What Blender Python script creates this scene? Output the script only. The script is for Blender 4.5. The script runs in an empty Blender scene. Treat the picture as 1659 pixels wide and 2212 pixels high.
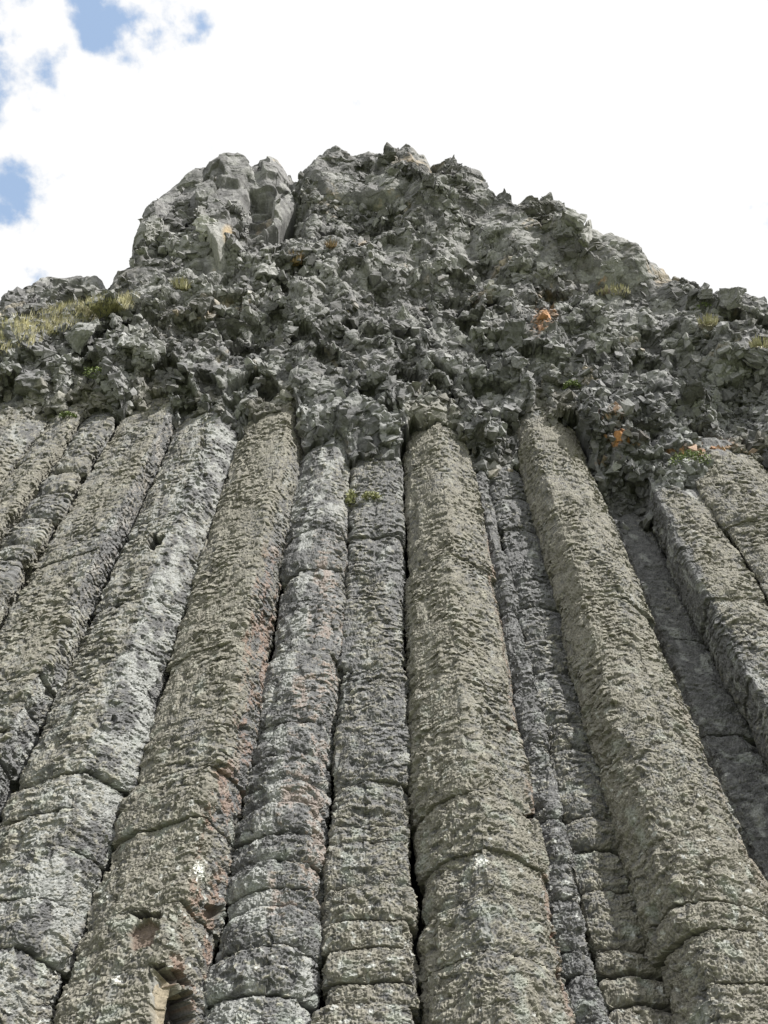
import bpy, math, random
import numpy as np

# ------------------------------------------------------------------ camera, sky, sun, exposure
LEAN = math.radians(25.0)            # the colonnade leans back from vertical
PIT = math.radians(59.6)             # camera pitch measured against the leaning columns
T = 0.562                            # tan of half the vertical field of view
CS, SN = math.cos(PIT), math.sin(PIT)
CL, SL = math.cos(LEAN), math.sin(LEAN)
EYE = 1.6

scene = bpy.context.scene
scene.view_settings.view_transform = 'Standard'
scene.view_settings.look = 'None'
scene.view_settings.gamma = 1.0
scene.view_settings.exposure = 0.55
cam_d = bpy.data.cameras.new("camera")
cam = bpy.data.objects.new("camera", cam_d)
scene.collection.objects.link(cam)
cam.location = (0, 0, EYE)
cam.rotation_euler = (math.radians(90) + PIT - LEAN, 0, 0)
cam_d.sensor_fit = 'VERTICAL'
cam_d.angle = 2 * math.atan(T)
cam_d.clip_start = 0.05
cam_d.clip_end = 5000
scene.camera = cam
try:
    scene.cycles.max_bounces = 4
    scene.cycles.diffuse_bounces = 3
except Exception:
    pass

def cw(p):
    """cliff frame (x right, y into the cliff, z up along the columns, origin at the lens) to world"""
    p = np.asarray(p, dtype=np.float64)
    o = np.empty_like(p)
    o[..., 0] = p[..., 0]
    o[..., 1] = p[..., 1] * CL + p[..., 2] * SL
    o[..., 2] = p[..., 2] * CL - p[..., 1] * SL + EYE
    return o

def ray(px, py):
    """direction in the cliff frame through a point of the picture (1659 x 2212 units)"""
    px = np.asarray(px, float); py = np.asarray(py, float)
    rx = (px - 829.5) / 1106 * T
    ry = (1106 - py) / 1106 * T
    return rx, CS - ry * SN, SN + ry * CS

def proj(X, Y, Z):
    d = Y * CS + Z * SN
    d = np.where(d < 0.05, 0.05, d)
    return 829.5 + X / d / T * 1106, 1106 - (-Y * SN + Z * CS) / d / T * 1106

SUN = np.array([0.53, -0.58, 0.62]); SUN /= np.linalg.norm(SUN)
sw = cw(SUN) - np.array([0, 0, EYE])
sun_el = math.asin(sw[2]); sun_az = math.atan2(sw[0], sw[1])
ld = bpy.data.lights.new("sun", 'SUN')
ld.energy = 5.0; ld.angle = math.radians(0.6); ld.color = (1.0, 0.96, 0.89)
lo = bpy.data.objects.new("sun", ld)
scene.collection.objects.link(lo)
import mathutils
lo.rotation_euler = mathutils.Vector(tuple(sw)).to_track_quat('Z', 'Y').to_euler()
lo.location = (6, -6, 20)

world = bpy.data.worlds.new("World")
scene.world = world
world.use_nodes = True
wn = world.node_tree; wn.nodes.clear()
def N(nt, typ, **kw):
    n = nt.nodes.new(typ)
    for k, v in kw.items():
        setattr(n, k, v)
    return n
def build_world():
    nt = wn; L = nt.links.new
    out = N(nt, 'ShaderNodeOutputWorld')
    sky = N(nt, 'ShaderNodeTexSky', sky_type='NISHITA', sun_disc=False)
    sky.sun_elevation = sun_el; sky.sun_rotation = sun_az; sky.ozone_density = 1.0; sky.dust_density = 0.3; sky.air_density = 1.0
    b1 = N(nt, 'ShaderNodeBackground'); b1.inputs[1].default_value = 0.15
    tn = N(nt, 'ShaderNodeVectorMath', operation='MULTIPLY'); tn.inputs[1].default_value = (.92, 1.24, 1.28)
    L(sky.outputs[0], tn.inputs[0]); L(tn.outputs[0], b1.inputs[0])
    b2 = N(nt, 'ShaderNodeBackground'); b2.inputs[0].default_value = (1.0, 1.0, 1.0, 1); b2.inputs[1].default_value = .70
    tc = N(nt, 'ShaderNodeTexCoord')
    nz = N(nt, 'ShaderNodeTexNoise'); nz.inputs['Scale'].default_value = 15.0
    nz.inputs['Detail'].default_value = 7.0; nz.inputs['Roughness'].default_value = 0.55
    L(tc.outputs['Generated'], nz.inputs['Vector'])
    # openings in the cloud, each round a direction of the sky
    total = None
    for (x, y, r, a) in [(190, -10, .135, 1.0), (270, 40, .105, .95), (140, 80, .06, .8), (120, -100, .16, 1.0), (50, 395, .08, .9), (90, 425, .05, .8), (0, 450, .045, .8),
                         (0, 95, .05, .65), (-60, 330, .08, .8), (-250, 200, .2, 1.), (-500, 700, .3, 1.)]:
        rx, ry, rz = ray(x, y)
        v = cw(np.array([float(rx), float(ry), float(rz)])) - np.array([0, 0, EYE]); v /= np.linalg.norm(v)
        dst = N(nt, 'ShaderNodeVectorMath', operation='DISTANCE')
        L(tc.outputs['Generated'], dst.inputs[0]); dst.inputs[1].default_value = tuple(v)
        mr = N(nt, 'ShaderNodeMapRange'); mr.inputs[1].default_value = 0.0; mr.inputs[2].default_value = r
        mr.inputs[3].default_value = a; mr.inputs[4].default_value = 0.0
        L(dst.outputs['Value'], mr.inputs[0])
        if total is None: total = mr.outputs[0]
        else:
            mx = N(nt, 'ShaderNodeMath', operation='MAXIMUM')
            L(total, mx.inputs[0]); L(mr.outputs[0], mx.inputs[1]); total = mx.outputs[0]
    # mask = smoothstep(total + noise)
    sc_ = N(nt, 'ShaderNodeMath', operation='MULTIPLY_ADD'); sc_.inputs[1].default_value = 4.2; sc_.inputs[2].default_value = -2.85
    L(nz.outputs['Fac'], sc_.inputs[0])
    ad = N(nt, 'ShaderNodeMath', operation='MULTIPLY_ADD'); ad.inputs[1].default_value = 1.75
    L(total, ad.inputs[0]); L(sc_.outputs[0], ad.inputs[2])
    mr = N(nt, 'ShaderNodeMapRange', interpolation_type='SMOOTHSTEP')
    mr.inputs[1].default_value = -.05; mr.inputs[2].default_value = 0.60; mr.inputs[3].default_value = 0; mr.inputs[4].default_value = 0.74
    L(ad.outputs[0], mr.inputs[0])
    ms = N(nt, 'ShaderNodeMixShader')
    L(mr.outputs[0], ms.inputs[0]); L(b2.outputs[0], ms.inputs[1]); L(b1.outputs[0], ms.inputs[2])
    L(ms.outputs[0], out.inputs[0])
build_world()

# ------------------------------------------------------------------ noise on arrays
U = np.uint32
def hsh(ix, iy, iz=0, seed=0):
    with np.errstate(over='ignore'):
        h = (np.asarray(ix).astype(np.int64) & 0xffffffff).astype(U) * U(374761393)
        h = h + (np.asarray(iy).astype(np.int64) & 0xffffffff).astype(U) * U(668265263)
        h = h + (np.asarray(iz).astype(np.int64) & 0xffffffff).astype(U) * U(2246822519)
        h = h + U((seed * 3266489917 + 12345) & 0xffffffff)
        h = (h ^ (h >> U(15))) * U(2246822519)
        h = (h ^ (h >> U(13))) * U(3266489917)
        h = h ^ (h >> U(16))
    return h
def hf(ix, iy, iz=0, seed=0):
    return (hsh(ix, iy, iz, seed) >> U(8)).astype(np.float32) * np.float32(1 / 16777216.0)
A_ = np.arange(32) * (2 * math.pi / 32)
G2 = np.stack([np.cos(A_), np.sin(A_)], 1).astype(np.float32)
_r = np.random.RandomState(5).normal(size=(64, 3)); _r /= np.linalg.norm(_r, axis=1)[:, None]
G3 = _r.astype(np.float32)
def fade(t): return t * t * t * (t * (t * 6 - 15) + 10)
def pn2(x, y, seed=0):
    x = np.asarray(x, np.float32); y = np.asarray(y, np.float32); x, y = np.broadcast_arrays(x, y)
    x0 = np.floor(x); y0 = np.floor(y); fx = x - x0; fy = y - y0
    u = fade(fx); v = fade(fy); r = 0
    for dx in (0, 1):
        for dy in (0, 1):
            g = G2[hsh(x0 + dx, y0 + dy, 0, seed) & U(31)]
            d = g[..., 0] * (fx - dx) + g[..., 1] * (fy - dy)
            r = r + d * (u if dx else 1 - u) * (v if dy else 1 - v)
    return r * 1.5
def pn3(x, y, z, seed=0):
    x0 = np.floor(x); y0 = np.floor(y); z0 = np.floor(z); fx = x - x0; fy = y - y0; fz = z - z0
    u = fade(fx); v = fade(fy); w = fade(fz); r = 0
    for dx in (0, 1):
        for dy in (0, 1):
            for dz in (0, 1):
                g = G3[hsh(x0 + dx, y0 + dy, z0 + dz, seed) & U(63)]
                d = g[..., 0] * (fx - dx) + g[..., 1] * (fy - dy) + g[..., 2] * (fz - dz)
                r = r + d * (u if dx else 1 - u) * (v if dy else 1 - v) * (w if dz else 1 - w)
    return r * 1.6
def fbm2(x, y, o=4, seed=0, g=.5):
    r = 0; a = 1
    for k in range(o):
        r = r + a * pn2(x * 2 ** k, y * 2 ** k, seed + k * 17); a *= g
    return r
def fbm3(x, y, z, o=4, seed=0, g=.5):
    r = 0; a = 1
    for k in range(o):
        r = r + a * pn3(x * 2 ** k, y * 2 ** k, z * 2 ** k, seed + k * 17); a *= g
    return r
def facet2(x, y, seed=0, tilt=1.0, step=0.5):
    """angular blocks: every cell is its own tilted plane; returns height, distance to the cell edge, cell value"""
    x = np.asarray(x, np.float32); y = np.asarray(y, np.float32)
    x0 = np.floor(x); y0 = np.floor(y)
    b1 = np.full(x.shape, 9, np.float32); b2 = b1.copy(); h = np.zeros(x.shape, np.float32); cv = h.copy()
    for dx in (-1, 0, 1):
        for dy in (-1, 0, 1):
            cx = x0 + dx; cy = y0 + dy
            jx = cx + hf(cx, cy, 1, seed); jy = cy + hf(cx, cy, 2, seed)
            ex = x - jx; ey = y - jy
            d = np.sqrt(ex * ex + ey * ey)
            o = hf(cx, cy, 3, seed) - .5
            gx = hf(cx, cy, 4, seed) - .5; gy = hf(cx, cy, 5, seed) - .5
            hh = step * o * 2 + tilt * 2 * (gx * ex + gy * ey)
            nb = d < b1
            b2 = np.where(nb, b1, np.minimum(b2, d))
            h = np.where(nb, hh, h); cv = np.where(nb, o + .5, cv); b1 = np.where(nb, d, b1)
    return h, b2 - b1, cv
def facet3(x, y, z, seed=0, tilt=1.0, step=.5):
    x = np.asarray(x, np.float32); y = np.asarray(y, np.float32); z = np.asarray(z, np.float32)
    x0 = np.floor(x); y0 = np.floor(y); z0 = np.floor(z); fx = x - x0; fy = y - y0; fz = z - z0
    b1 = np.full(x.shape, 9, np.float32); b2 = b1.copy(); h = np.zeros(x.shape, np.float32); cv = h.copy()
    k10 = np.float32(1 / 1023.); k8 = np.float32(1 / 255.)
    for dx in (-1, 0, 1):
        for dy in (-1, 0, 1):
            for dz in (-1, 0, 1):
                q = hsh(x0 + dx, y0 + dy, z0 + dz, seed)
                ex = fx - dx - (q & U(1023)).astype(np.float32) * k10
                ey = fy - dy - ((q >> U(10)) & U(1023)).astype(np.float32) * k10
                ez = fz - dz - ((q >> U(20)) & U(1023)).astype(np.float32) * k10
                d = ex * ex + ey * ey + ez * ez
                nb = d < b1
                with np.errstate(over='ignore'): w = (q ^ (q >> U(7))) * U(2654435761)
                o = ((w >> U(24)) & U(255)).astype(np.float32) * k8
                hh = step * (2 * o - 1) + tilt * 2 * ((((w >> U(16)) & U(255)).astype(np.float32) * k8 - .5) * ex + (((w >> U(8)) & U(255)).astype(np.float32) * k8 - .5) * ey
                                                    + ((w & U(255)).astype(np.float32) * k8 - .5) * ez)
                b2 = np.where(nb, b1, np.minimum(b2, d))
                h = np.where(nb, hh, h); cv = np.where(nb, o, cv); b1 = np.where(nb, d, b1)
    return h, np.sqrt(b2) - np.sqrt(b1), cv
def grid_normals(P, wrap=False):
    if wrap: du = np.roll(P, -1, 1) - np.roll(P, 1, 1)
    else: du = np.gradient(P, axis=1)
    dv = np.gradient(P, axis=0)
    n = np.cross(du, dv); n /= np.linalg.norm(n, axis=-1, keepdims=True) + 1e-9
    return n
def hackle(P, seed, amt, wrap=False, flip=1.):
    """break the surface up again along its own normals, so that undersides and sides are as rough as the front"""
    n = grid_normals(P, wrap) * flip
    x, y, z = P[..., 0].astype(np.float32), P[..., 1].astype(np.float32), P[..., 2].astype(np.float32)
    wx = .02 * pn3(x / .12, y / .12, z / .12, seed + 1)
    a, ea, ca = facet3(x / .22 + wx * 4, y / .22, z / .26 + wx * 3, seed + 2, 1.1, .30)
    b, eb, cb = facet3(x / .095 + wx * 5, y / .095, z / .11, seed + 3, 1.1, .30)
    f = fbm3(x / .05, y / .05, z / .05, 2, seed + 5)
    d = .046 * a + .027 * b + .006 * f - .016 * np.exp(-ea / .06) - .008 * np.exp(-eb / .08)
    return P + n * (d * amt)[..., None], ca, cb
def blocks2(x, y, seed=0, steep=1.2, tilt=.8, step=.5):
    """overlapping angular stones: flat tilted tops, steep flat sides, the highest one wins"""
    x = np.asarray(x, np.float32); y = np.asarray(y, np.float32)
    x0 = np.floor(x); y0 = np.floor(y)
    h = np.full(x.shape, -step * 1.3, np.float32); h2 = h.copy(); cv = np.full(x.shape, .5, np.float32)
    for dx in (-1, 0, 1):
        for dy in (-1, 0, 1):
            cx = x0 + dx; cy = y0 + dy
            ex = x - cx - .1 - .8 * hf(cx, cy, 1, seed); ey = y - cy - .1 - .8 * hf(cx, cy, 2, seed)
            o = hf(cx, cy, 3, seed); gx = hf(cx, cy, 4, seed) - .5; gy = hf(cx, cy, 5, seed) - .5
            a = hf(cx, cy, 6, seed) * 6.2832
            dist = None
            for k in range(5):
                rk = .32 + .36 * hf(cx, cy, 10 + k, seed)
                ak = a + k * 1.2566 + .5 * (rk - .5)
                q = (ex * np.cos(ak) + ey * np.sin(ak)) - rk
                dist = q if dist is None else np.maximum(dist, q)
            hh = step * (2 * o - 1) + tilt * 2 * (gx * ex + gy * ey) - steep * np.maximum(0, dist)
            nb = hh > h
            h2 = np.where(nb, h, np.maximum(h2, hh)); cv = np.where(nb, o, cv); h = np.where(nb, hh, h)
    return h, h - h2, cv
def sstep(a, b, x):
    t = np.clip((x - a) / (b - a), 0, 1); return t * t * (3 - 2 * t)

# ------------------------------------------------------------------ object helpers
COL = scene.collection
def tag(o, label=None, cat=None, group=None, kind=None):
    if label: o['label'] = label
    if cat: o['category'] = cat
    if group: o['group'] = group
    if kind: o['kind'] = kind
    return o
def empty(name, loc):
    o = bpy.data.objects.new(name, None); COL.objects.link(o)
    o.location = tuple(float(a) for a in loc); o.empty_display_size = .2
    return o
def mesh_obj(name, V, F, mat, parent=None, attrs=None, origin=None, smooth=False):
    """V (n,3) world, F list of int arrays (m,k)"""
    me = bpy.data.meshes.new(name)
    V = np.asarray(V, np.float64)
    if origin is not None: V = V - np.asarray(origin)
    if not isinstance(F, list): F = [F]
    loops = np.concatenate([f.ravel() for f in F]).astype(np.int32)
    tot = np.concatenate([np.full(len(f), f.shape[1], np.int32) for f in F])
    st = np.concatenate([[0], np.cumsum(tot)[:-1]]).astype(np.int32)
    me.vertices.add(len(V)); me.vertices.foreach_set('co', V.astype(np.float32).ravel())
    me.loops.add(len(loops)); me.loops.foreach_set('vertex_index', loops)
    me.polygons.add(len(tot)); me.polygons.foreach_set('loop_start', st); me.polygons.foreach_set('loop_total', tot)
    me.polygons.foreach_set('use_smooth', np.full(len(tot), smooth))
    if attrs:
        for k, a in attrs.items():
            at = me.attributes.new(k, 'FLOAT_COLOR', 'POINT')
            c = np.ones((len(V), 4), np.float32); c[:, :a.shape[1]] = a
            at.data.foreach_set('color', c.ravel())
    me.update(calc_edges=True)
    me.materials.append(mat)
    o = bpy.data.objects.new(name, me); COL.objects.link(o)
    if parent is not None: o.parent = parent
    elif origin is not None: o.location = tuple(float(a) for a in origin)
    return o
def grid_faces(nr, nc, wrap=False, flip=False, base=0):
    i = np.arange(nr - 1)[:, None]
    j = np.arange(nc if wrap else nc - 1)[None, :]
    j1 = (j + 1) % nc
    a = i * nc + j; b = i * nc + j1; c = (i + 1) * nc + j1; d = (i + 1) * nc + j
    f = np.stack([a, b, c, d] if not flip else [a, d, c, b], -1).reshape(-1, 4)
    return f + base

# ------------------------------------------------------------------ materials
def rock_material(name, grain=90.0, bump=0.35, dist=0.006):
    """colour comes from the stone, its growth and stains, plus some painted light and shade (attribute 'col'), broken up by fine procedural grain"""
    m = bpy.data.materials.new(name); m.use_nodes = True
    nt = m.node_tree; nt.nodes.clear(); L = nt.links.new
    out = N(nt, 'ShaderNodeOutputMaterial'); bs = N(nt, 'ShaderNodeBsdfPrincipled')
    bs.inputs['Roughness'].default_value = 0.85
    bs.inputs['Specular IOR Level'].default_value = 0.3
    at = N(nt, 'ShaderNodeAttribute', attribute_name='col')
    tc = N(nt, 'ShaderNodeTexCoord')
    n1 = N(nt, 'ShaderNodeTexNoise'); n1.inputs['Scale'].default_value = grain; n1.inputs['Detail'].default_value = 5; n1.inputs['Roughness'].default_value = .65
    L(tc.outputs['Object'], n1.inputs['Vector'])
    mr = N(nt, 'ShaderNodeMapRange'); mr.inputs[1].default_value = .25; mr.inputs[2].default_value = .75; mr.inputs[3].default_value = .55; mr.inputs[4].default_value = 1.45
    L(n1.outputs['Fac'], mr.inputs[0])
    mx = N(nt, 'ShaderNodeVectorMath', operation='SCALE')
    L(at.outputs['Color'], mx.inputs[0]); L(mr.outputs[0], mx.inputs['Scale'])
    L(mx.outputs[0], bs.inputs['Base Color'])
    n2 = N(nt, 'ShaderNodeTexNoise'); n2.inputs['Scale'].default_value = grain * .6; n2.inputs['Detail'].default_value = 6; n2.inputs['Roughness'].default_value = .7
    L(tc.outputs['Object'], n2.inputs['Vector'])
    bp = N(nt, 'ShaderNodeBump'); bp.inputs['Strength'].default_value = bump; bp.inputs['Distance'].default_value = dist
    L(n2.outputs['Fac'], bp.inputs['Height']); L(bp.outputs[0], bs.inputs['Normal'])
    L(bs.outputs[0], out.inputs[0])
    return m
M_COL = rock_material("lichened_basalt", 110, .5, .006)
M_CLIFF = rock_material("broken_basalt", 45, .6, .012)
def plain(name, c, rough=.7, var=.35, scale=30):
    m = bpy.data.materials.new(name); m.use_nodes = True
    nt = m.node_tree; L = nt.links.new
    bs = nt.nodes['Principled BSDF']; bs.inputs['Roughness'].default_value = rough
    tc = N(nt, 'ShaderNodeTexCoord'); n1 = N(nt, 'ShaderNodeTexNoise'); n1.inputs['Scale'].default_value = scale
    L(tc.outputs['Object'], n1.inputs['Vector'])
    cr = N(nt, 'ShaderNodeValToRGB')
    cr.color_ramp.elements[0].position = .3; cr.color_ramp.elements[1].position = .7
    cr.color_ramp.elements[0].color = tuple(a * (1 - var) for a in c) + (1,)
    cr.color_ramp.elements[1].color = tuple(a * (1 + var) for a in c) + (1,)
    L(n1.outputs['Fac'], cr.inputs[0]); L(cr.outputs[0], bs.inputs['Base Color'])
    return m

C_ROCK = np.array([.130, .132, .137]); C_DARK = np.array([.075, .077, .080]); C_LICH = np.array([.182, .173, .145])
C_PALE = np.array([.30, .31, .305]); C_RUST = np.array([.19, .12, .095]); C_WHITE = np.array([.62, .63, .61])
C_ORANGE = np.array([.46, .22, .08]); C_TAN = np.array([.33, .26, .17]); C_OLIVE = np.array([.16, .165, .085])
def mixc(c, k, w): return c + (k - c) * w[:, None]

# ------------------------------------------------------------------ ground
def ground():
    r = 400.0; n = 60
    g = np.sign(np.linspace(-1, 1, n)) * np.abs(np.linspace(-1, 1, n)) ** 3 * r
    X, Y = np.meshgrid(g, g)
    Zs = .05 * pn2(X / 2, Y / 2, 3) - .02
    V = np.stack([X, Y, Zs], -1).reshape(-1, 3)
    o = mesh_obj("ground", V, grid_faces(n, n), plain("ground_grass", (.10, .12, .045), .9, .4, 3.0)); tag(o, kind='structure')
ground()

# ------------------------------------------------------------------ stamps: local pockets and marks given by where they sit on the rock
def blob(PX, PY, x, y, rx, ry, rot=0., hard=.25):
    a = math.radians(rot); dx = PX - x; dy = PY - y
    u = (dx * math.cos(a) + dy * math.sin(a)) / rx; v = (-dx * math.sin(a) + dy * math.cos(a)) / ry
    return 1 - sstep(1 - hard, 1 + hard, np.sqrt(u * u + v * v))

# ------------------------------------------------------------------ basalt columns
D0 = 3.15
def zof(y, dep):
    rx, ry, rz = ray(829.5, y); return float(rz / ry) * (D0 + dep)
def column(label, pts, ytop, joints, seed, lich=.6, pale=.2, rust=(), bulge=.008, ripple=1., edge=.02, stamps=(), back=.42, pitted=1., bare=(), low=0., group='standing basalt columns of the cliff foot'):
    """pts: plan outline left to right as (m, depth); joints: picture heights of the cracks across the column"""
    rng = np.random.RandomState(seed)
    P = np.array([[(m + .0035 + .006 * (m < -.2)) * (D0 + d) / SN, D0 + d] for m, d in pts])
    w = P[-1, 0] - P[0, 0]
    mid_ = (P[-1, 0] + P[0, 0]) / 2
    P[:, 0] += np.clip((mid_ - P[:, 0]) / (w / 2), -1, 1) * .009
    front_len = np.sum(np.linalg.norm(np.diff(P, axis=0), axis=1))
    Q = np.vstack([P, [[P[-1, 0] - .15 * w, P[-1, 1] + back], [P[0, 0] + .15 * w, P[0, 1] + back]]])
    # dense sample and round the arrises
    cor = np.concatenate([[0], np.cumsum(np.linalg.norm(np.diff(P, axis=0), axis=1))])
    C = np.vstack([Q, Q[:1]]); seg = np.linalg.norm(np.diff(C, axis=0), axis=1); cum = np.concatenate([[0], np.cumsum(seg)])
    Ltot = cum[-1]; nd = 3000; sd = np.arange(nd) * Ltot / nd
    xs = np.interp(sd, cum, C[:, 0]); ys = np.interp(sd, cum, C[:, 1])
    rad = .011; kk = int(rad / (Ltot / nd)); ker = np.hanning(2 * kk + 3); ker /= ker.sum(); h = len(ker) // 2
    sm = lambda a: np.convolve(np.concatenate([a[-h:], a, a[:h]]), ker, 'valid')
    xs = sm(xs); ys = sm(ys)
    tx = np.roll(xs, -1) - np.roll(xs, 1); ty = np.roll(ys, -1) - np.roll(ys, 1); tl = np.hypot(tx, ty)
    nx = ty / tl; ny = -tx / tl
    # parametrise: dense over the front plus a margin, coarse behind
    mg = .10; step = .0042
    s = np.concatenate([np.arange(-mg, front_len + mg, step), np.arange(front_len + mg, Ltot - mg, .05)])
    ss = np.mod(s, Ltot)
    px = np.interp(ss, sd, xs, period=Ltot); py = np.interp(ss, sd, ys, period=Ltot)
    qx = np.interp(ss, sd, nx, period=Ltot); qy = np.interp(ss, sd, ny, period=Ltot)
    nc = len(s)
    dm = float(np.mean([d for _, d in pts]))
    ztop = zof(ytop, dm) + .25
    zj = sorted([(zof(j[0], dm), j[1]) for j in joints])
    # more joints below the picture, down to the ground
    z = zof(2300, dm); lowj = []
    z -= rng.uniform(.0, .3)
    zb = -.75
    while z > zb + .35:
        lowj.append((z, 1.)); z -= rng.uniform(.3, .6)
    zz = [(zb, 0)] + sorted(lowj) + [q for q in zj if q[0] > (sorted(lowj)[-1][0] if lowj else zb) + .1] + [(ztop, 0)]
    base = cw(np.array([(P[0, 0] + P[-1, 0]) / 2, dm + D0 + .2, zb]))
    root = empty('basalt_column', base); tag(root, label, 'rock column', group, 'thing')
    for k in range(len(zz) - 1):
        z0, g0 = zz[k]; z1, g1 = zz[k + 1]
        ya = float(proj(0., D0 + dm, z0)[1]); yb = float(proj(0., D0 + dm, z1)[1])
        y0c = min(ya, 2330)
        n = int(max(4, (y0c - yb) / 2.05)) if yb < 2300 else 24
        if yb < 2300:
            yy = np.linspace(y0c, yb, n)
            zr = np.array([zof(y, dm) for y in yy])
            if ya > 2330: zr = np.concatenate([np.linspace(z0, zr[0], 12)[:-1], zr])
            zr[0] = z0; zr[-1] = z1
        else: zr = np.linspace(z0, z1, n)
        e = .003
        zr = np.unique(np.concatenate([zr, [z0 + e, z0 + 2.5 * e, z0 + 5 * e, z1 - e, z1 - 2.5 * e, z1 - 5 * e]]))
        nr = len(zr)
        S, Z = np.meshgrid(s, zr)
        t = (Z - z0) / (z1 - z0)
        # wavy joints: one wave per joint, shared by the blocks above and below it
        w0 = .013 * pn2(S / .22, S * 0 + k * 7.3, seed) * (k > 0); w1 = .013 * pn2(S / .22, S * 0 + (k + 1) * 7.3, seed) * (k < len(zz) - 2)
        gap = .005
        Zw = Z + w0 * (1 - t) + w1 * t + gap * g0 * g0 * (1 - t) * np.exp(-(Z - z0) / .03) - gap * g1 * g1 * t * np.exp(-(z1 - Z) / .03)
        rs = rng.normal(size=4)
        # displacement outward
        sd_ = seed * 101
        pX = np.broadcast_to(px, S.shape); pY = np.broadcast_to(py, S.shape)
        nX = np.broadcast_to(qx, S.shape); nY = np.broadcast_to(qy, S.shape)
        PX, PY = proj(pX, pY, Zw)
        warp = .03 * pn2(S / .15, Zw / .25, sd_ + 1)
        zq = Zw + warp
        rough = .25 + 1.15 * sstep(-.45, .5, fbm2(S / .28, Zw / .45, 2, sd_ + 2))
        near = sstep(1000, 2000, PY)
        zr_ = zq + .012 * pn2(S / .05, Zw / .08, sd_ + 13)
        rip = np.tanh(2.2 * pn2(S / .075 + 3, zr_ / .027, sd_ + 3))
        rip2 = np.tanh(2. * pn2(S / .030, zr_ / .013, sd_ + 4))
        clump = pn2(S / .012, zq / .010, sd_ + 5)
        fine = pn2(S / .007, zq / .007, sd_ + 6)
        fc, ed, cv = facet2(S / .20 + warp * 6, zq / .075, sd_ + 7, .35, .6)
        mid = fbm2(S / .16, Zw / .30, 3, sd_ + 8)
        lip = rip
        rk_ = 1 - .6 * sstep(1350, 1950, PY)
        d = rk_ * ripple * rough * (.0062 * lip + .0042 * rip2) + (.0042 + .0015 * near) * clump + (.0026 + .002 * near) * fine + .0055 * fc * rough + .012 * mid
        rnd = pn2(S / .05, Zw / .05, sd_ + 9)
        d += .006 * rnd * near
        b = bulge * (1 - (2 * t - 1) ** 4) * min(1, (z1 - z0) / .3)
        ew = .020 * (1 + .5 * pn2(S / .06, S * 0 + k, sd_ + 10))
        dl = g0 * np.exp(-((Zw - z0) / ew) ** 1.0 * 1.2); du = g1 * np.exp(-((z1 - Zw) / ew) * 1.2)
        joint = np.clip(1.2 * (.7 + .6 * pn2(S / .12, S * 0 + 3.3 * k, sd_ + 11)), .3, 1.6)
        d += b - edge * joint * (np.clip(dl, 0, 1) + np.clip(du, 0, 1))
        d += .007 * rs[2]
        # chipped arrises and pits
        cd = np.min(np.abs(s[:, None] - cor[None, :]), 1)[None, :]
        ch, ce, cvv = facet2(S / .07, zq / .09, sd_ + 15, .8, .6)
        d -= .022 * np.exp(-(cd / .032) ** 2) * np.clip(ch + .25 + .5 * pn2(S / .5, Zw / .4, sd_ + 16), 0, 1.3)
        _, qe, qv = facet2(S / .034, zq / .028, sd_ + 17)
        d -= .010 * (qv > .84) * sstep(.0, .35, qe) * pitted
        _, qe, qv = facet2(S / .11 + .2 * rip, zq / .045, sd_ + 18)
        d -= .010 * (qv > .86) * sstep(.0, .2, qe)
        shx = .010 * rs[0] + .012 * pn2(Z * 0 + seed, Zw / 1.3, sd_ + 12)
        down = 1.1 * rk_ * (.0062 * lip * ripple * rough + .004 * rip2)
        col = None
        pocket = 0; pm = []
        for (x, y, rx, ry, rot, dep, cc) in stamps:
            fa = facet2(S / .045, Zw / .05, 77, 1., .8)[0]
            m_ = blob(PX + 6 * fa, PY + 7 * pn2(S / .05, Zw / .05, 78), x, y, rx, ry, rot, .08) * (1 + .08 * fa)
            pocket = pocket + m_ * dep; pm.append((m_, cc, dep))
        keep = 1 - np.clip(pocket * 20, 0, .85)
        if k == len(zz) - 2:      # the head of the column is broken and merges into the rubble above
            hb, he, hc = blocks2(S / .11, Zw / .14, sd_ + 40, 1.2, .8, .5)
            tp = sstep(0, .34, Zw - (ztop - .38) + .10 * pn2(S / .12, Zw / .3, sd_ + 41))
            d = d * (1 - .6 * tp) - .035 * tp + .06 * tp * hb
        d = d * keep - pocket
        V = np.stack([pX + nX * d + shx, pY + nY * d, Zw - down * keep], -1).reshape(-1, 3)
        # colour: bare stone, pale crust, lichen on the lips, stains
        fl = lambda a: np.asarray(a, np.float64).ravel()
        big = fl(fbm2(S / .35, Zw / .9, 3, sd_ + 20)); c2 = fl(fbm2(S / .05, zq / .03, 3, sd_ + 21)); c3 = fl(fbm2(S / .12, Zw / .25, 3, sd_ + 22))
        fl_lip = fl(lip * .6 + rip2 * .6 + clump * .9 + fine * .7)
        c = np.tile(C_ROCK, (len(V), 1)) * (1 + .25 * c2[:, None] + .2 * c3[:, None])
        c = mixc(c, C_DARK, sstep(.1, .7, c3 - .3 * c2) * .7)
        c = mixc(c, C_PALE, sstep(.25, .75, pale * 1.3 + .9 * c3 + .25 * c2 - .25) * .75)
        lk = lich + low * fl(sstep(1300, 1900, PY)) - (.8 * fl(tp) if k == len(zz) - 2 else 0)
        for (f0, f1, amt) in bare:
            q = fl(S) / front_len + .04 * c3
            lk = lk - amt * sstep(f0 - .03, f0 + .03, q) * (1 - sstep(f1 - .02, f1 + .04, q))
        wl = sstep(-.35, .55, fl_lip * .55 + (lk - .5) * 1.7 + .55 * big + .3 * c2)
        tone = 1 + .18 * fl(fine) + .15 * c2
        c = mixc(c, C_LICH * 1.0, wl * .85)
        c = mixc(c, np.array([.335, .33, .27]), sstep(.30, .95, fl_lip * .6 + .35 * c2) * wl * .5)
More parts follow.
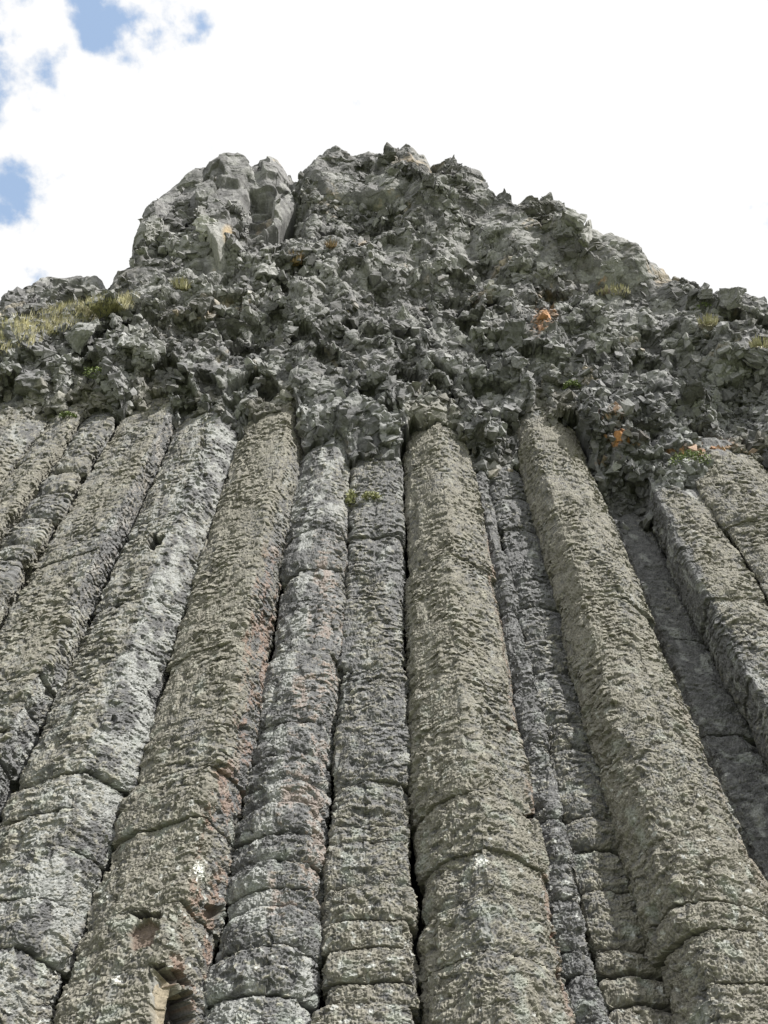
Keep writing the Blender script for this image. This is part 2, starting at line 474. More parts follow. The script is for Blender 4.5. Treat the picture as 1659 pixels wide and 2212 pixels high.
        c *= tone[:, None]
        PXf, PYf = fl(PX), fl(PY)
        for (f0, f1, y0_, y1_, amt) in rust:      # f0..f1 fraction of the front outline
            q = fl(S) / front_len
            mk = sstep(f0 - .03, f0 + .03, q) * (1 - sstep(f1 - .03, f1 + .05, q)) * sstep(y0_ - 60, y0_ + 60, PYf) * (1 - sstep(y1_ - 60, y1_ + 60, PYf))
            c = mixc(c, C_RUST, mk * amt * .65 * sstep(.1, .45, c3 + .7 * c2 + .3 * fl_lip))
        sp = fl(pn2(S / .035, Zw / .03, 500 + seed)); 
        c = mixc(c, np.array([.27, .30, .275]), sstep(.25, .8, fl(pn2(S / .10, Zw / .12, 600 + seed)) + .3 * c2) * fl(near) * .5)
        c = mixc(c, C_PALE * 1.35, sstep(.58, .75, sp + .25 * big) * fl(near) * .8)
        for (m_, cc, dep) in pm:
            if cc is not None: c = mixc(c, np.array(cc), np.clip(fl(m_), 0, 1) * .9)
        for (wx, wy, rx_, ry_, rr) in WHITE:
            m_ = fl(blob(PX + 14 * pn2(S / .012, Zw / .012, 71), PY + 14 * pn2(S / .012, Zw / .012, 72), wx, wy, rx_, ry_, rr, .12))
            c = mixc(c, C_WHITE, m_)
        # closing fans
        cb = np.array([[np.mean(px), np.mean(py), z0 + .004], [np.mean(px), np.mean(py), z1 - .004]])
        V = np.vstack([V, cb]); c = np.vstack([c, C_DARK, C_DARK])
        F4 = grid_faces(nr, nc, wrap=True)
        j = np.arange(nc); j1 = (j + 1) % nc; nb = nr * nc
        F3 = np.vstack([np.stack([j1, j, np.full(nc, nb)], 1), np.stack([(nr - 1) * nc + j, (nr - 1) * nc + j1, np.full(nc, nb + 1)], 1)])
        mesh_obj('column_block', cw(V), [F4, F3], M_COL, root, {'col': np.clip(c, .01, .95)}, origin=base)
    return root

WHITE = [(428, 1880, 7, 18, -15), (208, 2110, 13, 9, 0), (255, 2122, 13, 7, -30), (1035, 1855, 14, 20, -30), (1008, 2062, 6, 8, 0)]

column('pale green lichened column at the far left edge, mostly outside the frame',
       [(-.95, .10), (-.88, .0), (-.765, .06)], 880, [(1000, .5)], 11, lich=.6, pale=.4)
column('broad lichened column at the left edge with a small green plant near its top',
       [(-.765, .10), (-.745, .02), (-.70, .0), (-.68, .10)], 868, [(1000, .4), (1120, .6), (1230, .6)], 12, lich=.75, pale=.1)
column('narrow column of rounded lumpy blocks wedged between two broad columns at the left edge',
       [(-.69, .16), (-.665, .07), (-.62, .06), (-.605, .14)], 910, [(1000, .9), (1030, 1.2), (1075, 1.2), (1130, 1.2), (1190, 1.2), (1225, 1.2), (1300, 1.)], 13, lich=.5, pale=.3, bulge=.035)
column('thick column with a square flat top and bare grey right flank near the left edge',
       [(-.605, .09), (-.55, .0), (-.505, -.06), (-.464, .13)], 868, [(1210, .25), (1330, .4), (1480, .6), (1540, 1.2), (1600, 1.2), (1660, 1.), (1710, 1.)], 14, lich=.68, pale=.35, bare=[(.70, 1.1, .45)],
       rust=[(.75, 1., 880, 1300, .3)])
column('column with white crusted streaks and a dark square pocket high on its face',
       [(-.468, .10), (-.44, .02), (-.385, -.04), (-.322, .11)], 900, [(1130, .2), (1310, .7), (1500, .3), (1690, .9), (1770, .7), (1850, .6), (1960, .5), (2070, .8), (2150, .6)], 15, lich=.5, pale=.6, bare=[(.55, 1.1, .25)], low=.15,
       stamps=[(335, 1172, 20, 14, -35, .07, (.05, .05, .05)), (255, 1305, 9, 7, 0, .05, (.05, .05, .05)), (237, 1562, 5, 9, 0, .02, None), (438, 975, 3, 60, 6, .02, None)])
column('heavily lichened column with reddish right side and two freshly chipped hollows low down',
       [(-.325, .10), (-.30, .02), (-.225, -.09), (-.172, .12)], 900, [(1420, .2), (1690, .35), (1800, .5), (1860, .4), (1990, .3), (2120, .3)], 16, lich=.85, pale=.25, bare=[(.76, 1.1, .35)],
       rust=[(.68, 1., 1180, 2300, 1.)], edge=.014,
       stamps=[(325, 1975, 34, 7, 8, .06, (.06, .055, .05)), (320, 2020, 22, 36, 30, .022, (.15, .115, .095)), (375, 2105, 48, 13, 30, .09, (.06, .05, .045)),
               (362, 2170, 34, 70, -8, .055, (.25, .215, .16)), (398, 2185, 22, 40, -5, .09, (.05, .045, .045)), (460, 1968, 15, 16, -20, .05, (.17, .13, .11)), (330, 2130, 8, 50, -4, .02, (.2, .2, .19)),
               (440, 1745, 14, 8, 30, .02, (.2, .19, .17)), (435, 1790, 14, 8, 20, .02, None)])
column('grey weathered column with many stacked curved joints and pinkish stains',
       [(-.177, .12), (-.155, .04), (-.118, .0), (-.082, .03), (-.0665, .13)], 972, [(1045, .3), (1160, .5), (1240, .8), (1420, .3), (1570, .4), (1640, .8), (1700, .8), (1750, .8), (1815, 1.), (1870, .9), (1930, .8), (1970, .9), (2060, .7), (2160, .9)], 17, lich=.24, pale=.5, bulge=.016, ripple=.75,
       rust=[(.45, .95, 1150, 2000, .75)])
column('flat faced grey column just left of centre, bounded by dark straight cracks',
       [(-.068, .14), (-.064, .075), (-.02, .045), (.026, .06), (.031, .14)], 1004, [(1170, .3), (1300, .3), (1450, .3), (1570, .4), (1700, .6), (1790, .8), (1830, .5), (1925, 1.), (2000, .7), (2060, .6), (2130, .8), (2180, .6)], 18, lich=.3, pale=.2, low=.3, bulge=.012)
column('prominent ridged column right of centre, thick lichen with rusty chipped right edge',
       [(.031, .12), (.045, .03), (.11, -.11), (.177, .05), (.178, .2)], 945, [(1240, .15), (1500, .15), (1760, .45), (1880, .3), (1985, .6), (2100, .35)], 19, lich=.82, pale=.25, bare=[(.86, 1.1, .35)],
       rust=[(.80, .98, 1100, 2300, .8)], edge=.014,
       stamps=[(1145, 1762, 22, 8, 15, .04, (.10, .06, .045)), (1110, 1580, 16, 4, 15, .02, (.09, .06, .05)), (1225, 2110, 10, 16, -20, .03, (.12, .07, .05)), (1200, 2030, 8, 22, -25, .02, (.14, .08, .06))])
column('thin shaded grey column tucked behind the right side of the rusty edged column',
       [(.166, .20), (.19, .12), (.206, .13), (.210, .27)], 1022, [(1200, .3), (1330, .4), (1500, .5), (1620, .5), (1780, .6), (1880, .7), (1960, .7), (2060, .8), (2120, .7)], 20, lich=.10, pale=.0, bulge=.012, ripple=.6)
column('dark recessed column of short blocks with deep gaps near the bottom',
       [(.201, .30), (.207, .19), (.24, .17), (.277, .22), (.29, .36)], 1038, [(1095, .6), (1160, .5), (1280, .6), (1330, .6), (1400, .4), (1470, .8), (1580, .9), (1640, .8), (1790, .9), (1850, 1.), (1940, .6), (2065, 1.6), (2125, 1.6), (2190, 1.)], 21, lich=.10, pale=.1, low=.65, bulge=.02, edge=.028)
column('very broad lichen covered column leaning up to the right of the dark recess',
       [(.268, .16), (.275, .10), (.318, -.05), (.385, -.06), (.413, .05), (.418, .16)], 918, [(1320, .15), (1640, .2), (1850, .3), (1985, 1.), (2045, .9), (2160, .6)], 22, lich=.85, pale=.25, bare=[(.88, 1.1, .3)], edge=.018, rust=[(.8, .98, 1500, 1950, .3)])
column('deeply shaded smooth grey column recessed between two lichened ones near the right edge',
       [(.40, .42), (.42, .33), (.477, .34), (.49, .45)], 1124, [(1395, .7), (1595, .8), (1640, .6), (1800, .7)], 23, lich=.08, pale=.25, ripple=.3, pitted=.3)
column('lichened column with a black shadowed left flank near the right edge',
       [(.478, .42), (.480, .30), (.516, .05), (.56, .03), (.606, .06), (.609, .20)], 1095, [(1180, .2), (1330, .2), (1500, .3)], 24, lich=.7, pale=.3, bare=[(-.2, .45, .6)])
column('lichened column at the right edge beside a small green fern',
       [(.608, .14), (.612, .04), (.68, -.03), (.76, .03), (.77, .2)], 1000, [(1050, .4), (1150, .3)], 25, lich=.75, pale=.1)
column('broad basalt column just outside the right edge of the frame',
       [(.77, .14), (.80, .02), (.88, .0), (.95, .1)], 1000, [(1060, .4)], 26, lich=.6, pale=.2)

# ------------------------------------------------------------------ the broken rock above the columns
TA = math.tan(math.radians(10))
def backproj(px, py, dep=0.):
    """point on the upper face (which steepens forward by ten degrees against the columns) seen at px, py"""
    rx, ry, rz = ray(px, py)
    # Y = 3.2 + dep - (Z-6)*TA
    t = (3.2 + dep + 6.6 * TA) / (ry + rz * TA)
    return np.stack([rx * t, ry * t, rz * t], -1)
SIL = np.array([(-400, 800), (-200, 740), (0, 690), (60, 668), (110, 640), (170, 622), (232, 618), (290, 585), (320, 500), (350, 445), (420, 392), (500, 366), (600, 372), (638, 388), (660, 372), (700, 352),
                (760, 348), (840, 338), (905, 350), (935, 374), (975, 378), (1020, 394), (1050, 415), (1085, 420), (1100, 442), (1150, 458), (1215, 464), (1225, 484), (1260, 492),
                (1340, 522), (1400, 557), (1440, 588), (1500, 606), (1540, 634), (1600, 652), (1659, 668), (1850, 740), (2060, 830)], float)
LOW = np.array([(-400, 900), (0, 872), (90, 880), (230, 872), (262, 890), (285, 862), (350, 862), (385, 925), (405, 925), (425, 905), (500, 905), (525, 935), (540, 898), (640, 898), (655, 975), (735, 972),
                (760, 1016), (850, 1002), (868, 940), (985, 940), (1003, 1012), (1070, 1024), (1112, 1000), (1130, 920), (1250, 915), (1272, 1010), (1310, 1090), (1345, 1128), (1395, 1112),
                (1425, 1095), (1510, 1062), (1525, 1005), (1659, 992), (1850, 1000), (2060, 1010)], float)

def face_disp(X, Z, seed=200, k=1., slab=0.):
    X = np.asarray(X, np.float32); Z = np.asarray(Z, np.float32)
    wx = .035 * fbm2(X / .3, Z / .3, 2, seed); wz = .035 * fbm2(X / .3, Z / .3, 2, seed + 50)
    x = X + wx; z = Z + wz
    f0, e0, c0 = blocks2(x / .85 + .25 * z, z / 1.3 - .2 * x, seed + 1, 1.9, .7, .45)
    f1, e1, c1 = blocks2(x / .36 - .3 * z, z / .50 + .3 * x, seed + 2, 1.5, 1., .5)
    f2, e2, c2 = blocks2(x / .17, z / .27, seed + 3, 1.6, 1.1, .5)
    f3, e3, c3 = blocks2(x / .085 + .3 * z, z / .115, seed + 4, 1.6, 1.1, .5)
    g2, _, c4 = blocks2(x / .21 + .4 * z, z / .27 + 7, seed + 8, 1.5, .9, .5)
    r = (.55 + .8 * sstep(-.4, .4, pn2(X / 1.1, Z / 1.3, seed + 6))) * (1 - .65 * slab)
    _, pe, pc = facet2(x / .26 + .3 * z, z / .36, seed + 12, 1., .5)
    pit = (pc > .74) * sstep(.02, .22, pe) * (1 - slab)
    d = .17 * f0 + .115 * f1 + r * (.065 * f2 - .055 * g2) - .14 * pit + .012 * fbm2(X / .08, Z / .10, 3, seed + 5)
    return (d + .05) * k, (c1, c2, e1, e2, c3)
def rock_colour(X, Y, Z, c1, c2, seed, dark=0.):
    band = 1 - sstep(6.3, 9.0, Z)          # stone darker in the band next to the columns, paler higher up
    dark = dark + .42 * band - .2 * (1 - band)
    X = X.astype(np.float32); Z = Z.astype(np.float32); Y = Y.astype(np.float32)
    a = fbm3(X / .45, Y / .45, Z / .6, 3, seed); b = fbm3(X / .09, Y / .09, Z / .10, 3, seed + 9); e = fbm3(X / 1.6, Y / 1.6, Z / 2, 2, seed + 19)
    c = np.tile(C_ROCK * 1.25, (len(X), 1)) * (1 + .35 * (c1 - .5) + .3 * (c2 - .5) + .22 * b)[:, None]
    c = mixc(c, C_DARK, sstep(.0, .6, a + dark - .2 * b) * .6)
    c = mixc(c, C_LICH * .9, sstep(.1, .7, .8 * e + .7 * b - .2 * a) * .30)
    c = mixc(c, C_PALE * .95, sstep(.62, .8, c1 + .25 * b) * .45)
    c = mixc(c, C_PALE, sstep(.45, .9, a * .6 - .5 * b + .6 * (c2 - .3)) * .6)
    c = mixc(c, C_TAN, sstep(.55, .9, pn3(X / .5, Y / .5, Z / .5, seed + 31) + .4 * b) * .45)
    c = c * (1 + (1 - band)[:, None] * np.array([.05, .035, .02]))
    return c
ORANGE = [(1328, 892, 22, 7, -8), (1340, 950, 30, 8, 0), (1545, 970, 38, 14, -8), (1470, 975, 24, 9, 5), (1365, 952, 12, 6, 0), (1605, 985, 10, 7, 0), (1290, 1000, 10, 4, -20), (1305, 610, 8, 8, 0), (1175, 690, 14, 22, 30)]

import bmesh
def chip_shapes(n=48, seed=4):
    rg = np.random.RandomState(seed); out = []
    for i in range(n):
        bm = bmesh.new()
        sz = np.array([1., rg.uniform(.45, 1.), rg.uniform(.35, .9)])
        if i % 3 == 0:      # short broken prism
            k = rg.choice([4, 5, 6]); a = np.sort(rg.uniform(0, 6.283, k) * .35 + np.arange(k) * 6.283 / k)
            pts = [(math.cos(q) * .7, math.sin(q) * .7 * rg.uniform(.8, 1.1), h + rg.uniform(-.25, .25)) for q in a for h in (-.9, .9)]
        else:
            pts = [(x + rg.uniform(-.4, .4), y + rg.uniform(-.4, .4), z + rg.uniform(-.4, .4)) for x in (-.6, .6) for y in (-.6, .6) for z in (-.6, .6)]
            pts += [tuple(rg.uniform(-.95, .95, 3)) for _ in range(3)]
        vs = [bm.verts.new(tuple(np.array(p) * sz)) for p in pts]
        r = bmesh.ops.convex_hull(bm, input=vs)
        dead = [v for v in bm.verts if not v.link_faces]
        for v in dead: bm.verts.remove(v)
        bmesh.ops.triangulate(bm, faces=bm.faces[:])
        bm.verts.index_update()
        V = np.array([v.co[:] for v in bm.verts]); F = np.array([[v.index for v in f.verts] for f in bm.faces])
        out.append((V, F)); bm.free()
    return out
def subdiv(V, F):
    e = np.concatenate([F[:, [0, 1]], F[:, [1, 2]], F[:, [2, 0]]]); e.sort(1)
    u, inv = np.unique(e, axis=0, return_inverse=True); inv = inv.ravel()
    M = (V[u[:, 0]] + V[u[:, 1]]) / 2; n = len(V); m = len(F)
    a, b, c = inv[:m] + n, inv[m:2 * m] + n, inv[2 * m:] + n
    F2 = np.concatenate([np.stack([F[:, 0], a, c], 1), np.stack([a, F[:, 1], b], 1), np.stack([c, b, F[:, 2]], 1), np.stack([a, b, c], 1)])
    return np.vstack([V, M]), F2
CH0 = chip_shapes()
CHIPS = [subdiv(*q) for q in CH0]
CHIPS_L = [subdiv(*subdiv(*subdiv(*q))) for q in CH0]
def chips(P, Nn, rad, C, seed, flat=1., lib=None, rough=.1):
    """angular stones bedded in a surface: points, normals, radii, colours"""
    rg = np.random.RandomState(seed); Vs = []; Fs = []; Cs = []; base = 0
    Q = rg.normal(size=(len(P), 4)); Q /= np.linalg.norm(Q, axis=1)[:, None]
    for i in range(len(P)):
        V, F = (lib or CHIPS)[rg.randint(len(CHIPS))]
        w, x, y, z = Q[i]
        R = np.array([[1 - 2 * (y * y + z * z), 2 * (x * y - z * w), 2 * (x * z + y * w)], [2 * (x * y + z * w), 1 - 2 * (x * x + z * z), 2 * (y * z - x * w)], [2 * (x * z - y * w), 2 * (y * z + x * w), 1 - 2 * (x * x + y * y)]])
        W = V @ R.T * rad[i]
        k = W @ Nn[i]
        W = W - (1 - flat) * k[:, None] * Nn[i][None] + P[i][None]
        Vs.append(W); Fs.append(F + base); Cs.append(np.tile(C[i] * rg.uniform(.72, 1.4), (len(W), 1))); base += len(W)
    V = np.vstack(Vs); rr = np.repeat(rad, [len(v) for v in Vs]).astype(np.float32)
    x, y, z = [V[:, k].astype(np.float32) for k in range(3)]
    if lib is None:
        V = V + np.stack([pn3(x / .03, y / .03, z / .03, seed + k) for k in range(3)], 1) * (rr * rough)[:, None]
    else:
        V = V + np.stack([.020 * facet3(x / .13, y / .13, z / .13, seed + k, 1., .5)[0] + .012 * facet3(x / .05, y / .05, z / .05, seed + 3 + k, 1., .5)[0] for k in range(3)], 1) * (rr / .15)[:, None]
    return V, np.vstack(Fs), np.vstack(Cs)
def bed_chips(V, c, rows, cols, n, rmin, rmax, seed, wgt=None, sink=.25, flat=1., flipn=1., wrap=False, lib=None):
    """choose n places on the grid V (rows x cols range), weighted, and bed stones there"""
    rg = np.random.RandomState(seed)
    Nn = grid_normals(V, wrap) * flipn
    r = rg.randint(rows[0], rows[1], n * 3); q = rg.randint(cols[0], cols[1], n * 3)
    if wgt is not None:
        k = rg.uniform(size=n * 3) < wgt[r, q]; r, q = r[k], q[k]
    r, q = r[:n], q[:n]
    rad = rmin * (rmax / rmin) ** (rg.uniform(size=len(r)) ** 1.6)
    P = V[r, q] - Nn[r, q] * (rad * sink)[:, None]
    cc = c.reshape(V.shape)[r, q]
    return chips(P, Nn[r, q], rad, cc, seed + 1, flat, lib, .13)

def cliff():
    NCx = 1240; NF = 760; NT = 26; NB = 40
    fx = np.linspace(-330, 1990, NCx)
    jag = 6 * pn2(fx / 30, fx * 0, 901) + 4 * pn2(fx / 11, fx * 0, 902)
    ysil = np.interp(fx, SIL[:, 0], SIL[:, 1]) + jag
    ylow = np.interp(fx, LOW[:, 0], LOW[:, 1]) + 1.3 * jag + 16 * pn2(fx / 24, fx * 0, 903)
    off = np.interp(fx + .6 * jag, OFFS[:, 0], OFFS[:, 1])[None, :]; hgt = np.interp(fx, OFFS[:, 0], OFFS[:, 2])[None, :] * (1 + .5 * pn2(fx / 40, fx * 0, 904))
    ca, sa = math.cos(math.radians(10)), math.sin(math.radians(10))
    def surf(v, cols):
        f = fx[cols]
        yl, ys = ylow[cols][None], ysil[cols][None]
        PYg = yl + (ys - yl) * v
        PXg = np.broadcast_to(f, PYg.shape)
        B = backproj(PXg, PYg)
        X, Y, Z = B[..., 0], B[..., 1], B[..., 2]
        slab = blob(PXg, PYg, 1250, 560, 290, 85, 27, .5)
        slab = np.maximum(slab, .6 * blob(PXg, PYg, 950, 560, 200, 60, -25, .5)).astype(np.float32)
        d, (c1, c2, e1, e2, c3) = face_disp(X, Z, slab=slab)
        d = d + .10 * pn2(X / 1.6, Z / 2.2, 321)
        for (x, y, rx, ry, rot, a) in RELIEF:
            d = d + a * blob(PXg, PYg, x, y, rx, ry, rot, .45)
        # down at the column heads the face draws back to meet each column
        fall = (1 - sstep(0, 1, (yl - PYg) / hgt[:, cols])) ** .8
        base_dep = .05 - (Z - 6.6) * TA
        d = d * (1 - .3 * fall) + fall * (base_dep - off[:, cols])
        top = sstep(.93, 1., v)
        d = d * (1 - .55 * top)
        dn = .22 * np.clip(d, -.3, .5)
        lat = .25 * d * np.sin(X * 9 + Z * 5)
        return np.stack([X + lat, Y - d * ca, Z - d * sa - dn * (1 - .6 * top)], -1), c1, c2, slab, fall
    # the broken crest should end where the skyline runs: lower or raise it until it does
    goal = ysil.copy(); ck = np.arange(0, NCx, 4); vs = np.linspace(.5, 1, 130)[:, None] + 0 * ck[None]
    for it in range(3):
        P_ = surf(vs, ck)[0]
        pm = proj(P_[..., 0], P_[..., 1], P_[..., 2])[1].min(0)
        er = np.convolve(np.pad(goal[ck] - pm, 3, mode='edge'), np.ones(7) / 7, 'valid')
        ysil = ysil + np.interp(np.arange(NCx), ck, er) * .9
    # rows are spread evenly along the broken profile so that overhangs get their share of them
    cc = np.arange(0, NCx, 3); v0 = np.linspace(0, 1, 420)[:, None] + 0 * cc[None]
    P0 = surf(v0, cc)[0]
    L_ = np.linalg.norm(np.diff(P0, axis=0), axis=-1)
    Q = np.stack(proj(P0[..., 0], P0[..., 1], P0[..., 2]), -1); L2 = np.linalg.norm(np.diff(Q, axis=0), axis=-1)
    L_ = L_ / L_.sum(0) * .35 + L2 / L2.sum(0) * .45 + .20 / len(L_)
    ker = np.hanning(9); ker /= ker.sum()
    cum = np.concatenate([np.zeros((1, len(cc))), np.cumsum(L_, 0)])
    cum = np.apply_along_axis(lambda r: np.convolve(np.pad(r, 4, mode='edge'), ker, 'valid'), 1, cum)
    tgt = np.linspace(0, 1, NF)
    vv = np.stack([np.interp(tgt, cum[:, i] / cum[-1, i], v0[:, 0]) for i in range(len(cc))], 1)
    ii = np.arange(NCx) / 3.; i0 = np.clip(ii.astype(int), 0, len(cc) - 2); tt = np.clip(ii - i0, 0, 1)
    v = vv[:, i0] * (1 - tt) + vv[:, i0 + 1] * tt
    v[0] = 0; v[-1] = 1
    Vf, c1, c2, slab, fall = surf(v, np.arange(NCx))
    # over the crest and down behind
    k = np.linspace(0, 1, NT + 1)[1:, None]
    rough = .25 * fbm2(X_ := (Vf[-1][None, :, 0] / .5 + 0 * k), 6 * k + 0 * X_, 3, 640)
    yt = Vf[-1][None, :, 1] + 9.0 * k ** 1.5 + .05
    zt = Vf[-1][None, :, 2] - 4.0 * k ** 1.7 + rough * np.minimum(1, 6 * k) * .6 - .05
    Vt = np.stack([np.broadcast_to(Vf[-1][None, :, 0], yt.shape), yt, zt], -1)
    # ceiling over the recessed columns, then the wall behind the columns
    kb = np.linspace(0, 1, NB + 1)[1:][::-1][:, None]
    q = np.clip(kb * 4, 0, 1); q2 = np.clip((kb - .25) / .75, 0, 1)
    b0 = Vf[0][None]
    yb = b0[..., 1] + (3.78 - b0[..., 1]) * q ** .8
    zb = b0[..., 2] + .10 * q + (-.9 - b0[..., 2] - .1) * q2
    Vb = np.stack([b0[..., 0] + 0 * kb, yb, zb], -1)
    V = np.concatenate([Vb, Vf, Vt], 0)
    nr = V.shape[0]
    pad2 = lambda a: np.concatenate([np.repeat(a[:1], NB, 0), a, np.repeat(a[-1:], NT, 0)], 0)
    edge_ = np.concatenate([np.ones(NB + NF - 30), np.linspace(1, .45, 30), np.full(NT, .45)])[:, None]
    am = edge_ * (.9 - .6 * pad2(slab)) * (.75 + .35 * pn2(V[..., 0] / .9, V[..., 2] / 1.1, 822))
    V, ca_, cb_ = hackle(V, 820, am)
    Vc = V.reshape(-1, 3)
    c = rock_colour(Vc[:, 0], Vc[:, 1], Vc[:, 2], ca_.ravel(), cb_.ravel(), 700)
    PXa, PYa = proj(Vc[:, 0], Vc[:, 1], Vc[:, 2])
    n1 = pn2(Vc[:, 0] / .05, Vc[:, 2] / .05, 72); n2 = pn2(Vc[:, 0] / .05, Vc[:, 2] / .05, 73)
    for (x, y, rx, ry, rot) in ORANGE:
        c = mixc(c, C_ORANGE, blob(PXa + 16 * n1, PYa + 16 * n2, x, y, rx * 1.15, ry * 1.2, rot, .5) * .75 * sstep(-.5, .4, pn2(Vc[:, 0] / .02, Vc[:, 2] / .03, 74)))
    # the lichen of the columns runs on up their broken heads
    pr = np.interp(fx, [0, 100, 180, 235, 262, 290, 330, 370, 400, 430, 470, 520, 550, 595, 640, 660, 875, 900, 930, 980, 1000, 1120, 1140, 1190, 1245, 1265, 1530, 1560, 1630, 1700],
                   [.6, .5, .9, .5, 0, .7, 1, .4, 0, .6, .6, 0, .8, 1, .6, 0, 0, .9, 1, .7, 0, 0, .9, 1, .7, 0, 0, .9, .9, .6])
    lw = (pad2(fall) * pr[None]).ravel() * (np.arange(nr) >= NB).repeat(NCx)
    nzl = fbm3(Vc[:, 0].astype(np.float32) / .12, Vc[:, 1].astype(np.float32) / .12, Vc[:, 2].astype(np.float32) / .07, 3, 741)
    c = mixc(c, C_LICH * 1.1, sstep(.1, .8, lw + .6 * nzl) * .55 * (lw > .01))
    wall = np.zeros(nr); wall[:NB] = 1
    c = mixc(c, C_DARK * .9, np.repeat(wall, NCx) * .7)  # recess ceiling and back wall darkened, shade painted into the colour
    cg = c.reshape(V.shape)
    wg = (1 - .8 * pad2(slab)) * (.35 + .65 * sstep(-.3, .4, pn2(V[..., 0] / .8, V[..., 2] / 1.0, 830)))
    wg[:NB - 12] = 0
    Nn_sign = -np.sign(grid_normals(Vf)[..., 1].mean())
    A = bed_chips(V, cg, (NB - 10, NB + NF - 45), (0, NCx), 15000, .020, .076, 41, wg, .10, .95, Nn_sign)
    B_ = bed_chips(V, cg, (NB + 160, NB + NF - 40), (0, NCx), 220, .10, .26, 43, .3 + .7 * pad2(slab), .62, .7, Nn_sign, lib=CHIPS_L)
    allV = [Vc]; allF3 = []; allC = [c]; nb = len(Vc)
    for (a, b, d_) in (A, B_):
        allV.append(a); allF3.append(b + nb); allC.append(d_); nb += len(a)
    Vc = np.vstack(allV); c = np.vstack(allC)
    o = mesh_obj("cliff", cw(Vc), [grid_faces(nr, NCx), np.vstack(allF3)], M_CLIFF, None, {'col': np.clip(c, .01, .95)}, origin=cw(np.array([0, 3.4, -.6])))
    tag(o, kind='structure')
OFFS = np.array([(-400, .1, 60), (90, .10, 60), (120, .03, 90), (200, .03, 90), (230, .1, 50), (262, .2, 40), (285, .08, 70), (335, .03, 80), (365, .08, 60), (385, .2, 50), (405, .2, 50), (428, .08, 80), (455, .0, 90), (500, .06, 60), (525, .16, 50), (545, .06, 100), (600, .03, 90), (640, .06, 90),
                 (655, .14, 80), (700, .08, 70), (745, .18, 80), (760, .12, 80), (850, .08, 60), (868, .12, 60), (882, .04, 90), (935, .02, 80), (985, .06, 80), (1003, .24, 90), (1070, .30, 90), (1112, .28, 80), (1132, .05, 90), (1180, .03, 90),
                 (1240, .04, 80), (1255, .05, 60), (1272, .12, 60), (1310, .34, 130), (1345, .40, 150), (1395, .36, 130), (1425, .12, 80), (1510, .08, 60), (1525, .12, 50), (1540, .04, 80), (1590, -.02, 100), (1640, .03, 70), (2100, .06, 50)], float)
SIL[:, 1] += 4
RELIEF = [(590, 490, 60, 50, 20, -.35), (400, 560, 130, 40, 0, .15), (1150, 520, 110, 90, 30, .25), (1290, 580, 90, 40, 20, .25), (960, 430, 90, 60, 0, .2), (900, 560, 150, 60, -20, .12),
          (1330, 1060, 55, 35, 20, .06), (1465, 1050, 50, 30, 0, .12), (700, 935, 60, 28, 0, .08), (1240, 930, 60, 60, 60, .12),
          (1560, 660, 120, 30, 10, .15), (1600, 880, 60, 90, 0, -.1), (350, 890, 30, 20, 0, .05), (250, 950, 60, 30, 0, .0)]
cliff()

